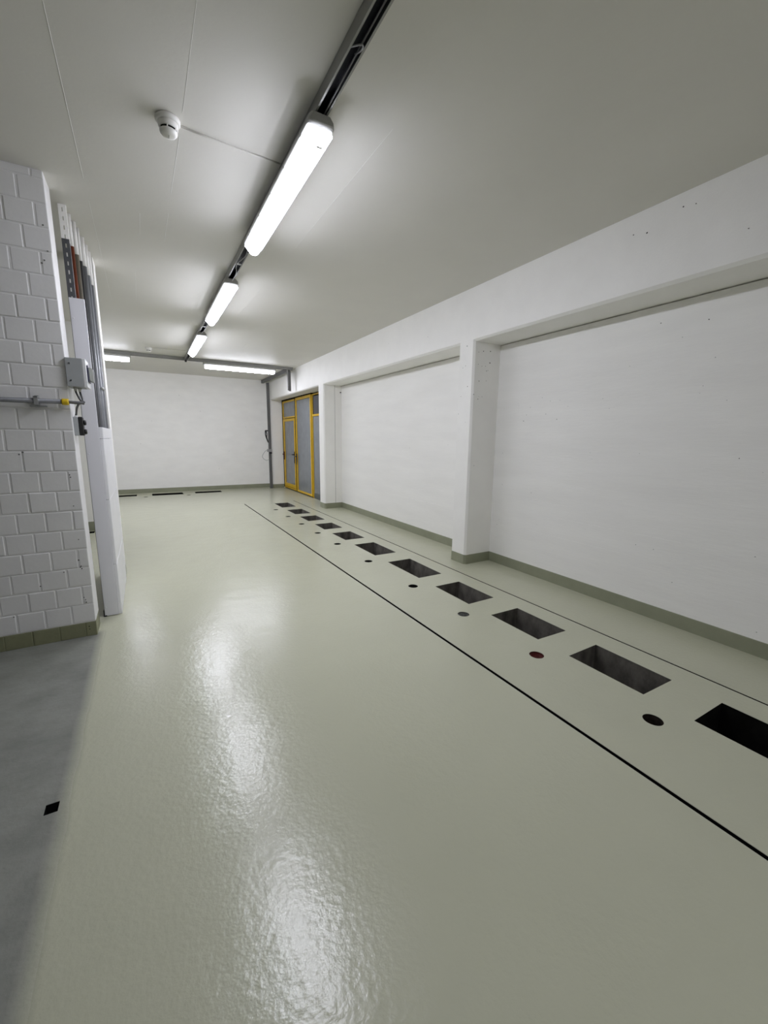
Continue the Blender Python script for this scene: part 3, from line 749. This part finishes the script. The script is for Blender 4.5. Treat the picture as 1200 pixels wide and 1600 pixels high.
# ------------------------------------------------------------------ switch box, socket, conduit on the brick wall
t = thing('switch_box', (-.375, 3.7, 1.83), 'grey isolator box with rotary switch on the end of the brick wall', 'switch box')
bm = BM(); add_box(bm, -.430, -.335, 3.615, 3.80, 1.833, 2.022, .0025); part('enclosure', bm, M['box'], t)
bm = BM(); add_box(bm, -.335, -.314, 3.615, 3.80, 1.833, 2.022, .003); part('lid', bm, M['lid'], t)
for z in (1.872, 1.985):
    bm = BM(); add_lathe(bm, [(.008, 0.001), (.008, -.002), (.006, -.002), (.005, .0)], (-.408, 3.615, z), 'Y', 16); part('screw_cap', bm, M['box'], t)
bm = BM(); add_box(bm, -.314, -.305, 3.645, 3.77, 1.872, 1.985, .003); part('switch_plate', bm, M['navy'], t)
bm = BM()
vs0 = [(-.306, 3.66, 1.882), (-.306, 3.755, 1.882), (-.306, 3.755, 1.975), (-.306, 3.66, 1.975)]
vs1 = [(-.282, 3.685, 1.870), (-.282, 3.73, 1.870), (-.282, 3.73, 1.968), (-.282, 3.685, 1.968)]
A = [bm.verts.new(v) for v in vs0]; B = [bm.verts.new(v) for v in vs1]
for i in range(4): bm.faces.new((A[i-1], A[i], B[i], B[i-1]))
bm.faces.new(A); bm.faces.new(B); bmesh.ops.bevel(bm, geom=list(bm.edges), offset=.004, segments=2, affect='EDGES')
part('rotary_handle', bm, M['handle'], t)
for x, y in ((-.392, 3.66), (-.372, 3.70)):
    bm = BM(); add_lathe(bm, [(.013, 0), (.013, -.010), (.009, -.014), (.008, -.028), (.006, -.028)], (x, y, 1.833), 'Z', 18); part('cable_gland', bm, M['housing'], t)
cable('cable', [(-.392, 3.66, 1.806), (-.388, 3.655, 1.79), (-.372, 3.645, 1.75), (-.358, 3.635, 1.728), (-.352, 3.63, 1.716)], .0058, M['cable'], 'left black cable dropping from the grey isolator box', group='black cables under the isolator box')
cable('cable', [(-.372, 3.70, 1.806), (-.368, 3.70, 1.785), (-.362, 3.69, 1.755), (-.364, 3.67, 1.735), (-.370, 3.66, 1.722)], .0058, M['cable'], 'right black cable dropping from the grey isolator box', group='black cables under the isolator box')

t = thing('wall_conduit', (-.6, 3.6, 1.725), 'horizontal grey conduit along the brick wall ending in a yellow collar', 'conduit')
bm = BM(); add_tube(bm, [(-2.6, 3.605, 1.719), (-1.2, 3.605, 1.722), (-.46, 3.605, 1.726)], .0160, 16); part('tube', bm, M['pipe'], t)
bm = BM(); add_lathe(bm, [(.0150, -.470), (.0205, -.469), (.0215, -.462), (.0215, -.440), (.0205, -.432), (.0100, -.431)], (0, 3.605, 1.726), 'X', 20); o = part('end_collar', bm, M['yellow'], t); o['label'] = 'yellow plastic collar'
for xc in (-.605, -1.6):
    bm = BM()
    add_box(bm, xc-.012, xc+.012, 3.582, 3.626, 1.744, 1.755, .002, 1); add_box(bm, xc-.012, xc+.012, 3.582, 3.587, 1.702, 1.752, .001, 1)
    add_box(bm, xc-.012, xc+.012, 3.582, 3.642, 1.697, 1.703, .001, 1); add_box(bm, xc-.012, xc+.012, 3.622, 3.642, 1.700, 1.762, .002, 1)
    add_box(bm, xc-.040, xc+.050, 3.624, 3.642, 1.686, 1.697, .002, 1)
    part('clamp', bm, M['galv'] if xc > -1 else M['galv'], t)
cable('cable', [(-.436, 3.605, 1.726), (-.40, 3.605, 1.724), (-.375, 3.61, 1.724), (-.356, 3.62, 1.727), (-.348, 3.625, 1.735)], .0105, M['cable_mid'], 'dark grey cable leaving the yellow collar of the conduit')
cable('cable', [(-.372, 3.612, 1.722), (-.385, 3.63, 1.708), (-.398, 3.66, 1.685), (-.408, 3.70, 1.655), (-.412, 3.715, 1.645)], .0068, M['cable_mid'], 'dark cable bending down into the black wall socket')
t = thing('wall_socket', (-.41, 3.72, 1.5), 'black double socket on a grey back box on the brick wall end', 'socket')
bm = BM(); add_box(bm, -.432, -.402, 3.69, 3.76, 1.50, 1.63, .004); part('back_box', bm, M['box'], t)
bm = BM(); add_lathe(bm, [(.012, 0), (.012, .008), (.008, .014), (.007, .022)], (-.413, 3.718, 1.628), 'Z', 18); o = part('cable_gland', bm, M['lid'], t); o['label'] = 'white cable gland'
bm = BM(); add_box(bm, -.402, -.374, 3.69, 3.76, 1.500, 1.632, .006); fr = part('socket_front', bm, M['black'], t)
for z in (1.528, 1.592):
    bm = BM(); add_lathe(bm, [(.018, -.376), (.0185, -.366), (.016, -.359), (.010, -.358)], (0, 3.725, z), 'X', 20); part('socket_cap', bm, M['black'], t)

# ------------------------------------------------------------------ camera
Rm = [[0.867764, 0.490801, 0.078106], [-0.496868, 0.853498, 0.157043], [0.010413, -0.175085, 0.984498]]
cam = bpy.data.cameras.new('camera'); co = bpy.data.objects.new('camera', cam); COL.objects.link(co)
right, fwd, up = [Vector([Rm[r][c] for r in range(3)]) for c in range(3)]
mw = Matrix.Identity(4)
for r in range(3):
    mw[r][0] = right[r]; mw[r][1] = up[r]; mw[r][2] = -fwd[r]
mw[0][3], mw[1][3], mw[2][3] = 0, 0, 1.5
co.matrix_world = mw
cam.sensor_fit = 'VERTICAL'; cam.sensor_height = 24.0; cam.lens = 643.17/1600*24.0
cam.clip_start = .02; cam.clip_end = 100
SC.camera = co

w = bpy.data.worlds.new('world'); SC.world = w; w.use_nodes = True
w.node_tree.nodes['Background'].inputs[0].default_value = (0, 0, 0, 1)
vs = SC.view_settings
vs.view_transform = 'Standard'; vs.look = 'None'; vs.gamma = 1; vs.use_curve_mapping = False
vs.exposure = 0.46
SC.cycles.max_bounces = 10; SC.cycles.diffuse_bounces = 8; SC.cycles.glossy_bounces = 5
SC.cycles.use_denoising = True
SC.cycles.sample_clamp_indirect = 6.0
SC.cycles.caustics_reflective = False; SC.cycles.caustics_refractive = False
